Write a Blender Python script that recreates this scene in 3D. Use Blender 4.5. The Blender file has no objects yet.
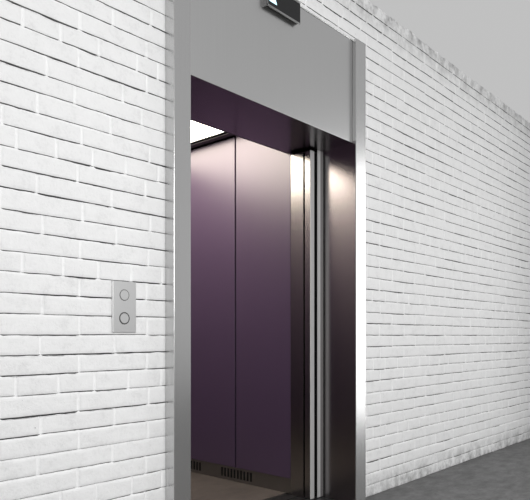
import bpy, bmesh, math, random
import numpy as np
from mathutils import Vector

# World: X along the brick wall, Y into the wall (brick face at Y = 0), Z up. Metres.
random.seed(7)
rng = np.random.default_rng(11)
col = bpy.context.scene.collection
EYE = 0.992          # camera height
DIST = 2.041         # camera distance from the brick face

# ------------------------------------------------------------------ helpers
def tag(o, label=None, cat=None, group=None, kind=None):
    if label: o['label'] = label
    if cat: o['category'] = cat
    if group: o['group'] = group
    if kind: o['kind'] = kind
    return o

def empty(name, loc):
    o = bpy.data.objects.new(name, None)
    o.location = loc
    o.empty_display_size = 0.1
    col.objects.link(o)
    return o

def link(name, bm, mat, parent=None, smooth=False):
    """world-space bmesh -> one mesh object whose origin is its base centre"""
    bmesh.ops.recalc_face_normals(bm, faces=bm.faces)
    vs = [v.co for v in bm.verts]
    lo = Vector((min(v.x for v in vs), min(v.y for v in vs), min(v.z for v in vs)))
    hi = Vector((max(v.x for v in vs), max(v.y for v in vs), max(v.z for v in vs)))
    org = Vector(((lo.x + hi.x) / 2, (lo.y + hi.y) / 2, lo.z))
    for v in bm.verts: v.co -= org
    me = bpy.data.meshes.new(name)
    bm.to_mesh(me); bm.free()
    if smooth:
        for p in me.polygons: p.use_smooth = True
    me.materials.append(mat)
    o = bpy.data.objects.new(name, me)
    col.objects.link(o)
    if parent:
        o.parent = parent
        o.location = org - world_loc(parent)
    else:
        o.location = org
    return o

def world_loc(o):
    l = Vector(o.location)
    while o.parent:
        o = o.parent
        l += Vector(o.location)
    return l

def box(bm, x0, x1, y0, y1, z0, z1, bev=0.0, seg=2):
    t = bmesh.new()
    bmesh.ops.create_cube(t, size=1)
    for v in t.verts:
        v.co = Vector(((x0 + x1) / 2 + v.co.x * (x1 - x0), (y0 + y1) / 2 + v.co.y * (y1 - y0), (z0 + z1) / 2 + v.co.z * (z1 - z0)))
    if bev:
        bmesh.ops.bevel(t, geom=list(t.edges), offset=bev, segments=seg, affect='EDGES', profile=0.5)
    me = bpy.data.meshes.new('t'); t.to_mesh(me); t.free()
    bm.from_mesh(me); bpy.data.meshes.remove(me)
    return bm

def B(*a, **k):
    return box(bmesh.new(), *a, **k)

def disc(bm, cx, y0, y1, cz, r, bev=0.0, n=48):
    """disc with its axis along Y"""
    t = bmesh.new()
    prof = [(r, y1), (r, y0 + bev), (r - bev, y0)]
    rings = []
    for (rr, y) in prof:
        rings.append([t.verts.new((cx + rr * math.cos(2 * math.pi * i / n), y, cz + rr * math.sin(2 * math.pi * i / n))) for i in range(n)])
    for a, b in zip(rings, rings[1:]):
        for i in range(n):
            t.faces.new((a[i], a[(i + 1) % n], b[(i + 1) % n], b[i]))
    t.faces.new(rings[-1]); t.faces.new(rings[0][::-1])
    me = bpy.data.meshes.new('t'); t.to_mesh(me); t.free()
    bm.from_mesh(me); bpy.data.meshes.remove(me)
    return bm

def ring(bm, cx, y0, y1, cz, ri, ro, n=48):
    rows = []
    for (rr, y) in ((ri, y1), (ri, y0), (ro, y0), (ro, y1)):
        rows.append([bm.verts.new((cx + rr * math.cos(2 * math.pi * i / n), y, cz + rr * math.sin(2 * math.pi * i / n))) for i in range(n)])
    for k in range(4):
        a, b = rows[k], rows[(k + 1) % 4]
        for i in range(n):
            bm.faces.new((a[i], a[(i + 1) % n], b[(i + 1) % n], b[i]))
    return bm

def slab_with_holes(x0, x1, y0, y1, z0, z1, holes):
    """panel in the YZ plane, thickness x0..x1, rectangular holes (ya, yb, za, zb) sharing one z band"""
    bm = bmesh.new()
    za, zb = holes[0][2], holes[0][3]
    box(bm, x0, x1, y0, y1, z0, za)
    box(bm, x0, x1, y0, y1, zb, z1)
    y = y0
    for h in sorted(holes):
        box(bm, x0, x1, y, h[0], za, zb); y = h[1]
    box(bm, x0, x1, y, y1, za, zb)
    return bm

# ------------------------------------------------------------------ materials
def mat(name):
    m = bpy.data.materials.new(name); m.use_nodes = True
    nt = m.node_tree
    return m, nt, nt.nodes['Principled BSDF']

def noise(nt, scale, detail=4, rough=0.55, stretch=None):
    tc = nt.nodes.new('ShaderNodeTexCoord')
    n = nt.nodes.new('ShaderNodeTexNoise')
    n.inputs['Scale'].default_value = scale
    n.inputs['Detail'].default_value = detail
    n.inputs['Roughness'].default_value = rough
    mp = nt.nodes.new('ShaderNodeMapping')
    nt.links.new(tc.outputs['Object'], mp.inputs['Vector'])
    if stretch: mp.inputs['Scale'].default_value = stretch
    nt.links.new(mp.outputs[0], n.inputs['Vector'])
    return n, tc

def ramp(nt, src, stops):
    r = nt.nodes.new('ShaderNodeValToRGB')
    els = r.color_ramp.elements
    while len(els) < len(stops): els.new(0.5)
    for e, (p, c) in zip(els, stops):
        e.position = p
        e.color = (c, c, c, 1) if isinstance(c, (int, float)) else (*c, 1)
    nt.links.new(src, r.inputs[0])
    return r

def bump(nt, bsdf, src, strength, dist):
    b = nt.nodes.new('ShaderNodeBump')
    b.inputs['Strength'].default_value = strength
    b.inputs['Distance'].default_value = dist
    nt.links.new(src, b.inputs['Height'])
    nt.links.new(b.outputs[0], bsdf.inputs['Normal'])
    return b

def math_node(nt, op, a, b=None, clamp=False):
    m = nt.nodes.new('ShaderNodeMath'); m.operation = op; m.use_clamp = clamp
    for i, v in enumerate((a, b)):
        if v is None: continue
        if isinstance(v, (int, float)): m.inputs[i].default_value = v
        else: nt.links.new(v, m.inputs[i])
    return m.outputs[0]

def steel(name, base=0.6, rough=0.3, tint=(1, 1, 1), stretch=(300, 300, 2), aniso=0.0, grain=(0, 0, 1)):
    m, nt, p = mat(name)
    p.inputs['Metallic'].default_value = 1.0
    n, tc = noise(nt, 1.0, 3, 0.6, stretch)
    c = ramp(nt, n.outputs['Fac'], [(0.3, tuple(base * 0.985 * t for t in tint)), (0.7, tuple(base * 1.015 * t for t in tint))])
    nt.links.new(c.outputs[0], p.inputs['Base Color'])
    r = nt.nodes.new('ShaderNodeMapRange')
    r.inputs['To Min'].default_value = rough - 0.012; r.inputs['To Max'].default_value = rough + 0.012
    nt.links.new(n.outputs['Fac'], r.inputs['Value'])
    nt.links.new(r.outputs[0], p.inputs['Roughness'])
    if aniso:
        cx = nt.nodes.new('ShaderNodeCombineXYZ')
        for i in range(3): cx.inputs[i].default_value = grain[i]
        nt.links.new(cx.outputs[0], p.inputs['Tangent'])
        p.inputs['Anisotropic'].default_value = aniso
    return m

def plain(name, colour, rough=0.5, metallic=0.0, var=0.05, scale=30):
    m, nt, p = mat(name)
    n, tc = noise(nt, scale, 4)
    c = ramp(nt, n.outputs['Fac'], [(0.3, tuple(v * (1 - var) for v in colour)), (0.7, tuple(v * (1 + var) for v in colour))])
    nt.links.new(c.outputs[0], p.inputs['Base Color'])
    p.inputs['Roughness'].default_value = rough
    p.inputs['Metallic'].default_value = metallic
    return m

def emissive(name, colour, strength):
    m, nt, p = mat(name)
    p.inputs['Base Color'].default_value = (*colour, 1)
    p.inputs['Emission Color'].default_value = (*colour, 1)
    p.inputs['Emission Strength'].default_value = strength
    return m

def painted_brick(name='white_painted_brick', lift=0.0):
    m, nt, p = mat(name)
    big, tc = noise(nt, 13.0, 8, 0.7)
    fine, _ = noise(nt, 90.0, 5, 0.6)
    mixn = math_node(nt, 'ADD', math_node(nt, 'MULTIPLY', big.outputs['Fac'], 0.7), math_node(nt, 'MULTIPLY', fine.outputs['Fac'], 0.3))
    c1 = ramp(nt, mixn, [(0.35, (0.69 + lift,) * 3), (0.48, (0.775 + lift,) * 3), (0.68, (0.815 + lift,) * 3)])
    # small chips where the paint has come away
    spk, _ = noise(nt, 38.0, 2, 0.5)
    chips = ramp(nt, spk.outputs['Fac'], [(0.0, 0.0), (0.765, 0.0), (0.79, 1.0)])
    mx = nt.nodes.new('ShaderNodeMixRGB'); mx.inputs[2].default_value = (0.30, 0.30, 0.30, 1)
    nt.links.new(chips.outputs[0], mx.inputs[0]); nt.links.new(c1.outputs[0], mx.inputs[1])
    # grime splashed on the lowest course and smudges under the ceiling
    sep = nt.nodes.new('ShaderNodeSeparateXYZ'); nt.links.new(tc.outputs['Object'], sep.inputs[0])
    z = sep.outputs['Z']
    low = math_node(nt, 'SUBTRACT', 1.0, math_node(nt, 'DIVIDE', z, 0.17), True)
    high = math_node(nt, 'DIVIDE', math_node(nt, 'SUBTRACT', z, 2.86), 0.22, True)
    band = math_node(nt, 'MAXIMUM', low, high)
    gr, _ = noise(nt, 10.0, 8, 0.75, (1, 1, 0.8))
    gmask = math_node(nt, 'MULTIPLY', ramp(nt, gr.outputs['Fac'], [(0.40, 0.0), (0.62, 1.0)]).outputs[0], band)
    mx2 = nt.nodes.new('ShaderNodeMixRGB'); mx2.inputs[2].default_value = (0.26, 0.26, 0.26, 1)
    nt.links.new(gmask, mx2.inputs[0]); nt.links.new(mx.outputs[0], mx2.inputs[1])
    nt.links.new(mx2.outputs[0], p.inputs['Base Color'])
    p.inputs['Roughness'].default_value = 0.55
    p.inputs['Specular IOR Level'].default_value = 0.3
    add = math_node(nt, 'ADD', big.outputs['Fac'], math_node(nt, 'MULTIPLY', fine.outputs['Fac'], 0.35))
    bump(nt, p, add, 0.8, 0.005)
    return m

def concrete(name, lo, hi, scale=5.0, stretch=(1, 1, 1), rough=0.6, marks=True):
    m, nt, p = mat(name)
    n, tc = noise(nt, scale, 9, 0.72, stretch)
    c = ramp(nt, n.outputs['Fac'], [(0.3, lo), (0.7, hi)])
    out = c.outputs[0]
    if marks:
        s, _ = noise(nt, 22.0, 5, 0.6, (0.7, 1.6, 1))
        k = ramp(nt, s.outputs['Fac'], [(0.60, 0.0), (0.74, 0.55)])
        mx = nt.nodes.new('ShaderNodeMixRGB'); mx.inputs[2].default_value = (lo[0] * 0.45, lo[1] * 0.45, lo[2] * 0.45, 1)
        nt.links.new(k.outputs[0], mx.inputs[0]); nt.links.new(out, mx.inputs[1]); out = mx.outputs[0]
    nt.links.new(out, p.inputs['Base Color'])
    p.inputs['Roughness'].default_value = rough
    bump(nt, p, n.outputs['Fac'], 0.25, 0.003)
    return m

M = {}
M['brick'] = painted_brick()
M['mortar'] = painted_brick('white_painted_mortar', 0.07)
M['crack'] = plain('shaded_crack_mortar', (0.10, 0.10, 0.10), 0.9)  # crack mortar, its colour darkened to carry the shade under each brick
M['floor'] = concrete('grey_concrete', (0.07, 0.07, 0.07), (0.18, 0.18, 0.18), 11.0, (0.7, 1.3, 1))
M['car_floor'] = concrete('brown_stone', (0.028, 0.023, 0.021), (0.070, 0.059, 0.053), 7.0, (0.8, 1.3, 1))
M['ceiling'] = plain('grey_plaster', (0.62, 0.62, 0.62), 0.9, 0, 0.03, 2.0)
M['shaft'] = plain('shaft_concrete', (0.12, 0.12, 0.12), 0.9)
M['frame'] = steel('frame_steel', 0.58, 0.25, aniso=0.3)
M['lintel'] = steel('lintel_steel', 0.58, 0.30)
M['edge'] = steel('polished_edge_steel', 0.85, 0.22)
M['satin'] = plain('satin_aluminium_edge', (0.52, 0.52, 0.52), 0.5, 0.2, 0.02)
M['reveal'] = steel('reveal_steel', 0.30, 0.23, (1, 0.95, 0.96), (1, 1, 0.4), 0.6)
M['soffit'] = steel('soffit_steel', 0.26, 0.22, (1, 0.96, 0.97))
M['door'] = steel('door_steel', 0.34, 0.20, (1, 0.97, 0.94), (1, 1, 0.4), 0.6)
M['door_face'] = steel('door_face_steel', 0.6, 0.3)
M['kick'] = steel('kick_steel', 0.26, 0.40, (1, 0.96, 0.92), (2, 300, 300))
M['sill'] = plain('sill_metal', (0.05, 0.05, 0.055), 0.35, 0.8)
M['black'] = plain('black_gap', (0.01, 0.01, 0.01), 0.9)
M['black'].node_tree.nodes['Principled BSDF'].inputs['Specular IOR Level'].default_value = 0.0
M['plate'] = steel('brushed_plate', 0.60, 0.36)
M['plate_dark'] = plain('dark_groove', (0.06, 0.06, 0.06), 0.6, 0.3)
M['case'] = steel('case_steel', 0.36, 0.3)
M['glass'] = plain('black_display_glass', (0.013, 0.013, 0.014), 0.5)
M['glass'].node_tree.nodes['Principled BSDF'].inputs['Specular IOR Level'].default_value = 0.25
M['arrow'] = emissive('lit_arrow', (0.55, 0.88, 1.0), 1.0)
M['car_light'] = emissive('ceiling_light_diffuser', (1.0, 0.89, 0.76), 11.0)
M['white'] = plain('white_enamel', (0.85, 0.84, 0.82), 0.5)
M['dark_panel'] = plain('dark_ceiling_panel', (0.045, 0.036, 0.045), 0.5, 0.2)

def purple():
    m, nt, p = mat('purple_lacquer_panel')
    n, tc = noise(nt, 3.0, 3)
    c = ramp(nt, n.outputs['Fac'], [(0.3, (0.047, 0.029, 0.060)), (0.7, (0.050, 0.031, 0.064))])
    nt.links.new(c.outputs[0], p.inputs['Base Color'])
    p.inputs['Roughness'].default_value = 0.36
    p.inputs['IOR'].default_value = 1.72
    return m
M['purple'] = purple()

# ------------------------------------------------------------------ brick wall
def vnoise(u, seed, scale):
    """smooth 1-D value noise in -1..1"""
    r = np.random.default_rng(seed)
    tab = r.uniform(-1, 1, 4096)
    x = u * scale + 500
    i = np.floor(x).astype(int); f = x - i; f = f * f * (3 - 2 * f)
    return tab[i % 4096] * (1 - f) + tab[(i + 1) % 4096] * f

P = 0.0714
LEN = 0.3053
X0, X1 = -1.6, 9.0
NC = 43
# joints read off the photograph on the stretch left of the lift, course number -> X of its upright joints
SEEN = {33: [1.40], 32: [1.570], 31: [1.232, 1.545], 29: [1.016, 1.160, 1.321, 1.498],
        30: [1.403], 28: [1.232, 1.547], 27: [1.106, 1.430], 26: [1.217, 1.522], 25: [1.070, 1.374],
        24: [0.943, 1.247, 1.560], 23: [0.995, 1.143, 1.293, 1.445, 1.605], 22: [1.230, 1.540],
        21: [1.068, 1.378], 20: [1.250, 1.565], 19: [1.090, 1.400], 18: [1.240, 1.554],
        17: [1.015, 1.170, 1.318, 1.472, 1.625], 16: [1.236, 1.545], 15: [1.090, 1.395],
        14: [1.236, 1.550], 13: [1.081, 1.392], 12: [1.236, 1.547], 11: [0.992, 1.151, 1.302, 1.458, 1.620],
        10: [1.232, 1.556], 9: [1.083, 1.392], 8: [1.234, 1.552], 7: [1.072, 1.382], 6: [1.228, 1.543],
        5: [1.160, 1.310, 1.474, 1.625]}
LINE_OFF = {}

def joints(c):
    k = (c - 5) % 6
    if k == 0: step, ph = LEN / 2, 1.151
    elif k % 2: step, ph = LEN, 1.236
    else: step, ph = LEN, 1.083
    if c >= 40: step = LEN * 0.62; ph = 1.1 + 0.07 * c
    out = []
    seen = SEEN.get(c, [])
    n0 = math.floor((X0 - ph) / step) - 1
    x = ph + n0 * step
    while x < X1 + step:
        j = x + random.uniform(-0.007, 0.007)
        for s in seen:
            if abs(s - x) < step * 0.45: j = s
        out.append(j); x += step
    return out

def brick_wall():
    verts, faces = [], []
    base = 0
    total = 0
    # vertical profile of one course, fraction-free: offsets from the lower line (a) and from the upper line (b)
    for c in range(NC):
        js = joints(c)
        us, jf, bid = [], [], []
        for i in range(len(js) - 1):
            a, b = js[i], js[i + 1]
            wj = 0.0052 + random.uniform(-0.001, 0.0015)
            far = a > 3.6
            n = max(3, int((b - a) / (0.011 if not far else 0.024)))
            st = [a, a + wj * 0.75, a + wj + 0.001, a + wj + 0.004]
            fs = [1.0, 0.95, 0.25, 0.0]
            inner = np.linspace(a + wj + 0.012, b - wj - 0.012, n)
            us += st + list(inner) + [b - wj - 0.004, b - wj - 0.001, b - wj * 0.75]
            jf += fs + [0.0] * n + [0.0, 0.25, 0.95]
            bid += [i] * (n + 7)
        us = np.array(us); jf = np.array(jf); bid = np.array(bid)
        keep = (us > X0 - 0.01) & (us < X1 + 0.01)
        us, jf, bid = us[keep], jf[keep], bid[keep]
        nb = bid.max() + 1
        roff = rng.uniform(-0.0016, 0.0010, nb)[bid]        # how far this brick stands out
        rtilt = rng.uniform(-0.006, 0.006, nb)[bid]
        rz = rng.uniform(-0.0013, 0.0013, nb)[bid]
        crack_open = rng.choice([0.35, 0.6, 0.85, 1.0, 1.2, 1.5], nb, p=[0.05, 0.17, 0.28, 0.3, 0.14, 0.06])[bid]
        lo = P * c + vnoise(us, 50 + c, 1.1) * 0.0016 + vnoise(us, 150 + c, 28) * 0.0006 + rz * (1 - jf)
        hi = P * (c + 1) + vnoise(us, 51 + c, 1.1) * 0.0016 - 0.0002
        # crack below each brick belongs to the brick's lower line
        t = (0.0038 * crack_open) * (0.80 + 0.42 * vnoise(us, 300 + c, 7) + 0.25 * vnoise(us, 400 + c, 60))
        t = np.clip(t, 0.0, 0.0075) * np.clip(1 - jf * 1.1, 0, 1)
        if c == 0: t = t * 0
        top_m = 0.0085 + 0.0022 * vnoise(us, 500 + c, 14)    # white mortar band above the brick
        rag = vnoise(us, 600 + c, 45) * 0.0008
        cent = np.zeros_like(us)
        for i in range(nb):
            s = bid == i
            if s.any(): cent[s] = us[s].mean()
        face = roff + rtilt * (us - cent)
        JD = 0.0032
        rows = []
        def row(z, d, use_joint=True):
            wave = 0.0006 * vnoise(us * 1.0 + z * 3.1, 700 + c, 17) + 0.0005 * vnoise(us - z * 2, 900 + c, 50)
            dd = d + (face + wave) * 1.0
            dd = dd * (1 - jf) + (JD + 0.0012 * vnoise(us, 33 + c, 40) ) * jf if use_joint else dd
            rows.append(np.stack([us, dd, z], 1))
        # lower lip of mortar of the course below, then the crack, then this brick
        lip = lo - t
        deep = np.where(t > 0.0004, 0.016, 0.003)
        dj = deep * (1 - jf) + JD * jf
        rows.append(np.stack([us, np.full_like(us, 0.0) + dj * 1.0, lip + 0.0001], 1))
        rows.append(np.stack([us, dj, lo], 1))
        row(lo + 0.0004, 0.0012)
        row(lo + 0.0026, 0.0)
        H = hi - lo
        for fz in (0.2, 0.4, 0.6, 0.78):
            row(lo + fz * H + rag * 0.2, 0.0)
        row(hi - top_m - 0.002 + rag, 0.0002)
        row(hi - top_m + 0.001 + rag, 0.0020)
        # next course's crack depth shapes the mortar lip: the strip stops at its own top line
        rows.append(None)
        verts.append((us, jf, rows[:-1], lo, hi, t))
    # join courses
    V, Fc, Mi = [], [], []
    off = 0
    strips = []
    for c in range(NC):
        us, jf, rows, lo, hi, t = verts[c]
        if c + 1 < NC:
            us2, jf2, rows2, lo2, hi2, t2 = verts[c + 1]
            lipz = np.interp(us, us2, lo2 - t2)
            j2 = np.interp(us, us2, jf2)
        else:
            lipz = hi + vnoise(us, 77, 16) * 0.007 + vnoise(us, 78, 60) * 0.004; j2 = np.zeros_like(us)
        mz = lipz - 0.0008
        md = 0.0022 + 0.0006 * vnoise(us, 1200 + c, 30)
        rows.append(np.stack([us, md + 0.0015 * jf, mz - 0.0015], 1))
        rows.append(np.stack([us, md + 0.0010, lipz], 1))
        # floor of the crack runs back into the wall
        rows.append(np.stack([us, np.full_like(us, 0.018), lipz + 0.0001], 1))
        A = np.stack(rows, 0)                 # R, N, 3
        R, N, _ = A.shape
        V.append(A.reshape(-1, 3))
        ii = np.arange(N - 1)
        mid = (us[:-1] + us[1:]) / 2
        zc = P * (c + 0.5)
        ok = ~((mid > 1.675) & (mid < 3.05) & (zc < 2.69))
        ii = ii[ok]
        jm = ((jf[:-1] + jf[1:]) / 2 > 0.5)[ok]
        for r in range(R - 1):
            a = off + r * N + ii
            Fc.append(np.stack([a, a + 1, a + 1 + N, a + N], 1))
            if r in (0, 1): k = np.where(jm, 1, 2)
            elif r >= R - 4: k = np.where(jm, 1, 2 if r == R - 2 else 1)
            else: k = np.where(jm, 1, 0)
            Mi.append(k)
        off += R * N
    V = np.concatenate(V); Fc = np.concatenate(Fc); Mi = np.concatenate(Mi)
    # the solid wall behind the brick faces, with the opening for the lift
    bx = []
    for (a, b, z0, z1) in ((X0, 1.69, 0, 3.07), (3.035, X1, 0, 3.07), (1.69, 3.035, 2.66, 3.07)):
        o = len(V) + len(bx)
        bx += [(a, .0165, z0), (b, .0165, z0), (b, .2, z0), (a, .2, z0), (a, .0165, z1), (b, .0165, z1), (b, .2, z1), (a, .2, z1)]
        Fc = np.concatenate([Fc, np.array([[0, 1, 5, 4], [1, 2, 6, 5], [2, 3, 7, 6], [3, 0, 4, 7], [4, 5, 6, 7], [0, 3, 2, 1]]) + o])
    V = np.concatenate([V, np.array(bx)])
    me = bpy.data.meshes.new('wall_front')
    me.from_pydata(V.tolist(), [], Fc.tolist())
    me.update()
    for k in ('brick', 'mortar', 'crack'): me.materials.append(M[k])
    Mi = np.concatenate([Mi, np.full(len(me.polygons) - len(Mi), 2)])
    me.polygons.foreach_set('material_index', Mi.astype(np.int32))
    sm = np.ones(len(me.polygons), dtype=bool)
    me.polygons.foreach_set('use_smooth', sm)
    o = bpy.data.objects.new('wall_front', me); col.objects.link(o)
    return tag(o, kind='structure')
wall = brick_wall()

# ------------------------------------------------------------------ room shell
def structure(name, bm, m):
    return tag(link(name, bm, m), kind='structure')
fb = bmesh.new()
box(fb, -6, 11, -7.0, 0.02, -0.12, 0.0)
floor = structure('floor', fb, M['floor'])
# the lift shaft behind the brick wall
structure('wall_shaft_left', B(1.05, 1.15, 0.2, 2.1, -0.12, 2.95), M['shaft'])
structure('wall_shaft_right', B(3.75, 3.85, 0.2, 2.1, -0.12, 2.95), M['shaft'])
structure('wall_shaft_back', B(1.05, 3.85, 2.1, 2.2, -0.12, 2.95), M['shaft'])
structure('ceiling', B(1.05, 3.85, 0.2, 2.2, 2.95, 3.03), M['shaft'])

# ------------------------------------------------------------------ landing door frame
OL, OR = 1.736, 3.008            # clear opening
OZ = 2.1265                      # head height
YF, YL, YB = -0.058, -0.0335, 0.203
TOP = 2.733
fr = tag(empty('elevator_door_frame', (2.37, 0.0, 0.0)), 'tall grey steel surround framing the open lift doorway in the white brick wall', 'door frame')
link('jamb', B(1.6425, OL, YF, YB, 0, TOP, bev=0.0022), M['frame'], fr)
link('jamb', B(OR, 3.113, YF, 0.02, 0, TOP, bev=0.0022), M['frame'], fr)
link('reveal_panel', B(OL - 0.03, OL + 0.0008, YF + 0.0025, YB, 0.0, OZ + 0.01, bev=0.0008), M['reveal'], fr)
link('reveal_panel', B(OR - 0.0008, 3.04, YF + 0.0025, YB, 0.0, OZ + 0.01, bev=0.0008), M['reveal'], fr)
link('return_flange', B(2.9785, OR + 0.004, YB - 0.003, YB + 0.001, 0.0, OZ, bev=0.0008), M['satin'], fr)
link('lintel_panel', B(OL + 0.0015, OR - 0.0015, YL, 0.02, OZ + 0.0016, TOP - 0.008, bev=0.0014), M['lintel'], fr)
link('top_trim', B(OL, OR, YL - 0.003, 0.02, TOP - 0.007, TOP, bev=0.0015), M['edge'], fr)
sf = B(OL, OR, YL + 0.0008, 0.3580, OZ, OZ + 0.0015)
box(sf, OL, OR, 0.0205, 0.3580, OZ + 0.0015, OZ + 0.03)
box(sf, OL, 2.9105, 0.3580, 0.376, OZ, OZ + 0.03)
link('soffit_panel', sf, M['soffit'], fr)

# ------------------------------------------------------------------ floor indicator above the door
ind = tag(empty('floor_indicator', (2.357, YL, 2.612)), 'small dark floor display with a lit arrow, mounted high above the lift doorway', 'display')
DX0, DX1, DZ0, DZ1, DY = 2.229, 2.485, 2.6135, 2.728, -0.0605
hb = bmesh.new()
box(hb, DX0, DX0 + 0.003, DY + 0.004, YL, DZ0, DZ1, bev=0.0006)
box(hb, DX0, DX1, DY, DY + 0.008, DZ0, DZ0 + 0.0065, bev=0.001)
box(hb, DX0, DX1, DY, DY + 0.008, DZ1 - 0.0085, DZ1, bev=0.001)
box(hb, DX0, DX0 + 0.004, DY, DY + 0.008, DZ0, DZ1, bev=0.001)
link('bezel', hb, M['case'], ind)
link('case', B(DX0 + 0.003, DX1 - 0.001, DY + 0.0078, YL, DZ0 + 0.008, DZ1 - 0.002), M['plate_dark'], ind)  # case colour darkened to carry the shadow on the display's underside
scr = link('screen', B(DX0 + 0.004, DX1, DY + 0.0015, DY + 0.0075, DZ0 + 0.0065, DZ1 - 0.0085), M['glass'], ind)
ab = bmesh.new()
pts = [(2.243, 2.639), (2.300, 2.639), (2.2715, 2.694)]
f0 = [ab.verts.new((x, DY + 0.0008, z)) for x, z in pts]; f1 = [ab.verts.new((x, DY + 0.0018, z)) for x, z in pts]
ab.faces.new(f0); ab.faces.new(f1[::-1])
for i in range(3): ab.faces.new((f0[i], f0[(i + 1) % 3], f1[(i + 1) % 3], f1[i]))
tag(link('arrow_symbol', ab, M['arrow'], scr), 'lit pale blue arrow')

# ------------------------------------------------------------------ call panel
cp = tag(empty('call_panel', (1.4265, 0, 1.007)), 'brushed steel plate with two round lift call buttons on the brick wall', 'button panel')
plate = link('plate', B(1.3765, 1.4870, -0.0085, 0.004, 1.007, 1.2100, bev=0.0012), M['plate'], cp)
for cz, dark in ((1.1555, False), (1.0635, True)):
    bm = disc(bmesh.new(), 1.4305, -0.0100, 0.0, cz, 0.0205, bev=0.0012)
    btn = link('button', bm, M['plate'], cp, smooth=False)
    link('button_ring', ring(bmesh.new(), 1.4305, -0.0092, -0.006, cz, 0.0205, 0.0222 if not dark else 0.0245), M['plate_dark'], btn)

# ------------------------------------------------------------------ landing door leaf (slid open to the right)
ld = tag(empty('sliding_door_leaf', (3.2, 0.225, 0.0)), 'steel landing door leaf slid open behind the right reveal, only its edge showing', 'door')
DT = 2.112
lb = B(2.912, 2.950, 0.206, 0.246, 0.012, DT, bev=0.001)
box(lb, 2.948, 3.62, 0.236, 0.246, 0.012, DT)
link('door_panel', lb, M['door'], ld)
link('gap_shade_strip', B(2.9505, 2.998, 0.222, 0.2355, 0.012, DT), M['black'], ld)  # black strip added, stands in for shade in the gap beside the door
link('gap_shade_strip', B(2.930, 3.60, 0.2465, 0.2575, 0.012, DT), M['black'], ld)  # second added strip, blackens the shaded gap between the two leaves
link('edge_strip', B(2.9115, 2.9500, 0.2035, 0.2062, 0.012, DT, bev=0.0005), M['satin'], ld)
cd = tag(empty('sliding_door_leaf', (3.2, 0.31, 0.0)), 'inner steel door leaf of the lift car, slid open against the purple wall', 'door')
cbm = B(2.912, 3.60, 0.258, 0.3575, 0.012, DT, bev=0.0015)
link('door_panel', cbm, M['door'], cd)

# sill with running tracks
sl = tag(empty('door_sill', (2.37, 0.2, 0.0)), 'dark grooved metal threshold across the lift doorway floor', 'threshold')
sb = bmesh.new()
y = YB - 0.02
box(sb, OL, 3.7, 0.012, y, 0.0, 0.010, bev=0.0008)
for a, b in ((y + 0.008, 0.232), (0.240, 0.300), (0.308, 0.400)):
    box(sb, 1.2, 3.7, a, b, 0.0, 0.0105, bev=0.0008)
box(sb, 1.2, 3.7, 0.2, 0.400, -0.03, 0.002)
link('track', sb, M['sill'], sl)

# ------------------------------------------------------------------ lift car
CR, CL, CF, CB = 2.912, 1.42, 0.359, 1.86      # right wall, left wall, front, back
CZ, FZ = 2.335, 0.0165
car = tag(empty('elevator_car', (2.17, 1.1, -0.02)), 'open lift car with purple panelled walls, vented steel kick strip and bright ceiling light', 'elevator')
cf = link('floor_panel', B(CL - 0.02, CR + 0.03, 0.400, CB + 0.03, -0.03, FZ), M['car_floor'], car)
PZ = 0.112
sh = bmesh.new()
box(sh, CR + 0.012, CR + 0.03, 0.377, CB + 0.03, FZ, CZ + 0.052)
box(sh, CL - 0.03, CL - 0.012, CF, CB + 0.03, FZ, CZ + 0.052)
box(sh, CL - 0.03, CR + 0.03, CB + 0.012, CB + 0.03, FZ, CZ + 0.052)
box(sh, CL - 0.03, CR + 0.03, 0.3765, CB + 0.03, CZ + 0.052, CZ + 0.08)
link('car_shell', sh, M['black'], car)
# front return walls and header of the car
fb = bmesh.new()
box(fb, CL - 0.03, OL - 0.01, 0.258, 0.358, FZ, OZ)
link('front_return', fb, M['door'], car)
link('header_panel', B(CL - 0.03, CR + 0.03, 0.3765, 0.390, OZ + 0.0005, CZ + 0.051), M['dark_panel'], car)
# side, back panels
def ypanels(x0, x1, edges, name='wall_panel'):
    for a, b in edges:
        link(name, B(x0, x1, a, b, PZ, CZ - 0.006, bev=0.0015), M['purple'], car)
seams = [CF, 0.838, 1.345, CB]
ed = [(seams[i] + (0.007 if i else 0.001), seams[i + 1] - 0.007) for i in range(3)]
ypanels(CR, CR + 0.012, ed)
ypanels(CL - 0.012, CL, ed)
w = (CR - CL) / 3
for i in range(3):
    link('wall_panel', B(CL + i * w + 0.005, CL + (i + 1) * w - 0.005, CB, CB + 0.012, PZ, CZ - 0.006, bev=0.0015), M['purple'], car)
# kick strips with ventilation slots
def slots(c0, n=10, pitch=0.0302, w=0.0188):
    return [(c0 + k * pitch - w / 2, c0 + k * pitch + w / 2, 0.036, 0.096) for k in range(n)]
groups = slots(0.700) + slots(1.197)
kp = link('kick_plate', slab_with_holes(CR + 0.006, CR + 0.008, CF + 0.001, CB, FZ, PZ, groups), M['kick'], car)
for g in (slots(0.700), slots(1.197)):
    link('vent_backing', B(CR + 0.008, CR + 0.0115, g[0][0] - 0.01, g[-1][1] + 0.01, 0.025, 0.105), M['black'], kp)
link('kick_plate', B(CL - 0.01, CL - 0.001, CF, CB, FZ, PZ), M['kick'], car)
link('kick_plate', B(CL, CR, CB + 0.001, CB + 0.010, FZ, PZ), M['kick'], car)
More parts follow.
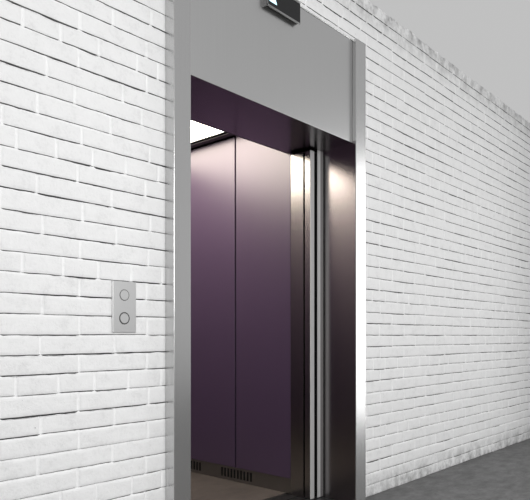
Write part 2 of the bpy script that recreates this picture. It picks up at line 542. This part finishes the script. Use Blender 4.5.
# ceiling with a recessed light
LX0, LX1, LY0, LY1 = 1.52, 2.846, 0.46, 1.72
cb = bmesh.new()
box(cb, CL - 0.012, LX0, CF, CB + 0.012, CZ, CZ + 0.02)
box(cb, LX1, CR - 0.018, CF, CB + 0.012, CZ, CZ + 0.02)
box(cb, LX0, LX1, CF, LY0, CZ, CZ + 0.02)
box(cb, LX0, LX1, LY1, CB + 0.012, CZ, CZ + 0.02)
link('ceiling_panel', cb, M['dark_panel'], car)
wl = bmesh.new()
for a in ((LX0 - 0.004, LX0, LY0, LY1), (LX1, LX1 + 0.004, LY0, LY1), (LX0, LX1, LY0 - 0.004, LY0), (LX0, LX1, LY1, LY1 + 0.004)):
    box(wl, *a, CZ + 0.001, CZ + 0.026)
lamp = link('ceiling_light', B(LX0, LX1, LY0, LY1, CZ + 0.024, CZ + 0.034), M['car_light'], car)
link('light_well', wl, M['white'], lamp)

# ------------------------------------------------------------------ light
def area(name, loc, target, sx, sy, energy, colour=(1, 1, 1)):
    d = bpy.data.lights.new(name, 'AREA'); d.shape = 'RECTANGLE'
    d.size, d.size_y, d.energy, d.color = sx, sy, energy, colour
    o = bpy.data.objects.new(name, d); col.objects.link(o)
    o.location = loc
    o.rotation_euler = (Vector(target) - Vector(loc)).to_track_quat('-Z', 'Y').to_euler()
    return o
area('added_key_light', (1.1, -3.6, 2.0), (1.6, 0.0, 1.0), 3.0, 1.2, 100)  # added unseen area light that brightens the brick wall
area('added_side_light', (5.7, -2.1, 1.5), (3.05, -0.3, 1.5), 1.2, 2.9, 26)  # added unseen area light, placed to whiten the right jamb's reflection

w = bpy.data.worlds.new('world'); bpy.context.scene.world = w; w.use_nodes = True
bg = w.node_tree.nodes['Background']
bg.inputs[0].default_value = (1, 1, 1, 1); bg.inputs[1].default_value = 0.53

# ------------------------------------------------------------------ camera
cam = bpy.data.cameras.new('camera')
cam.sensor_width = 36.0
cam.lens = 36.0 * 610.0 / 530.0
cam.shift_y = (336.3 - 250.0) / 530.0
co = bpy.data.objects.new('camera', cam); col.objects.link(co)
co.location = (0, -DIST, EYE)
th = math.atan2(812 - 265, 610)
co.rotation_euler = (math.radians(90), 0, -(math.pi / 2 - math.atan2(math.sin(th), math.cos(th))))
bpy.context.scene.camera = co
vs = bpy.context.scene.view_settings
vs.view_transform = 'Standard'; vs.look = 'None'; vs.gamma = 1; vs.use_curve_mapping = False
vs.exposure = 0.0
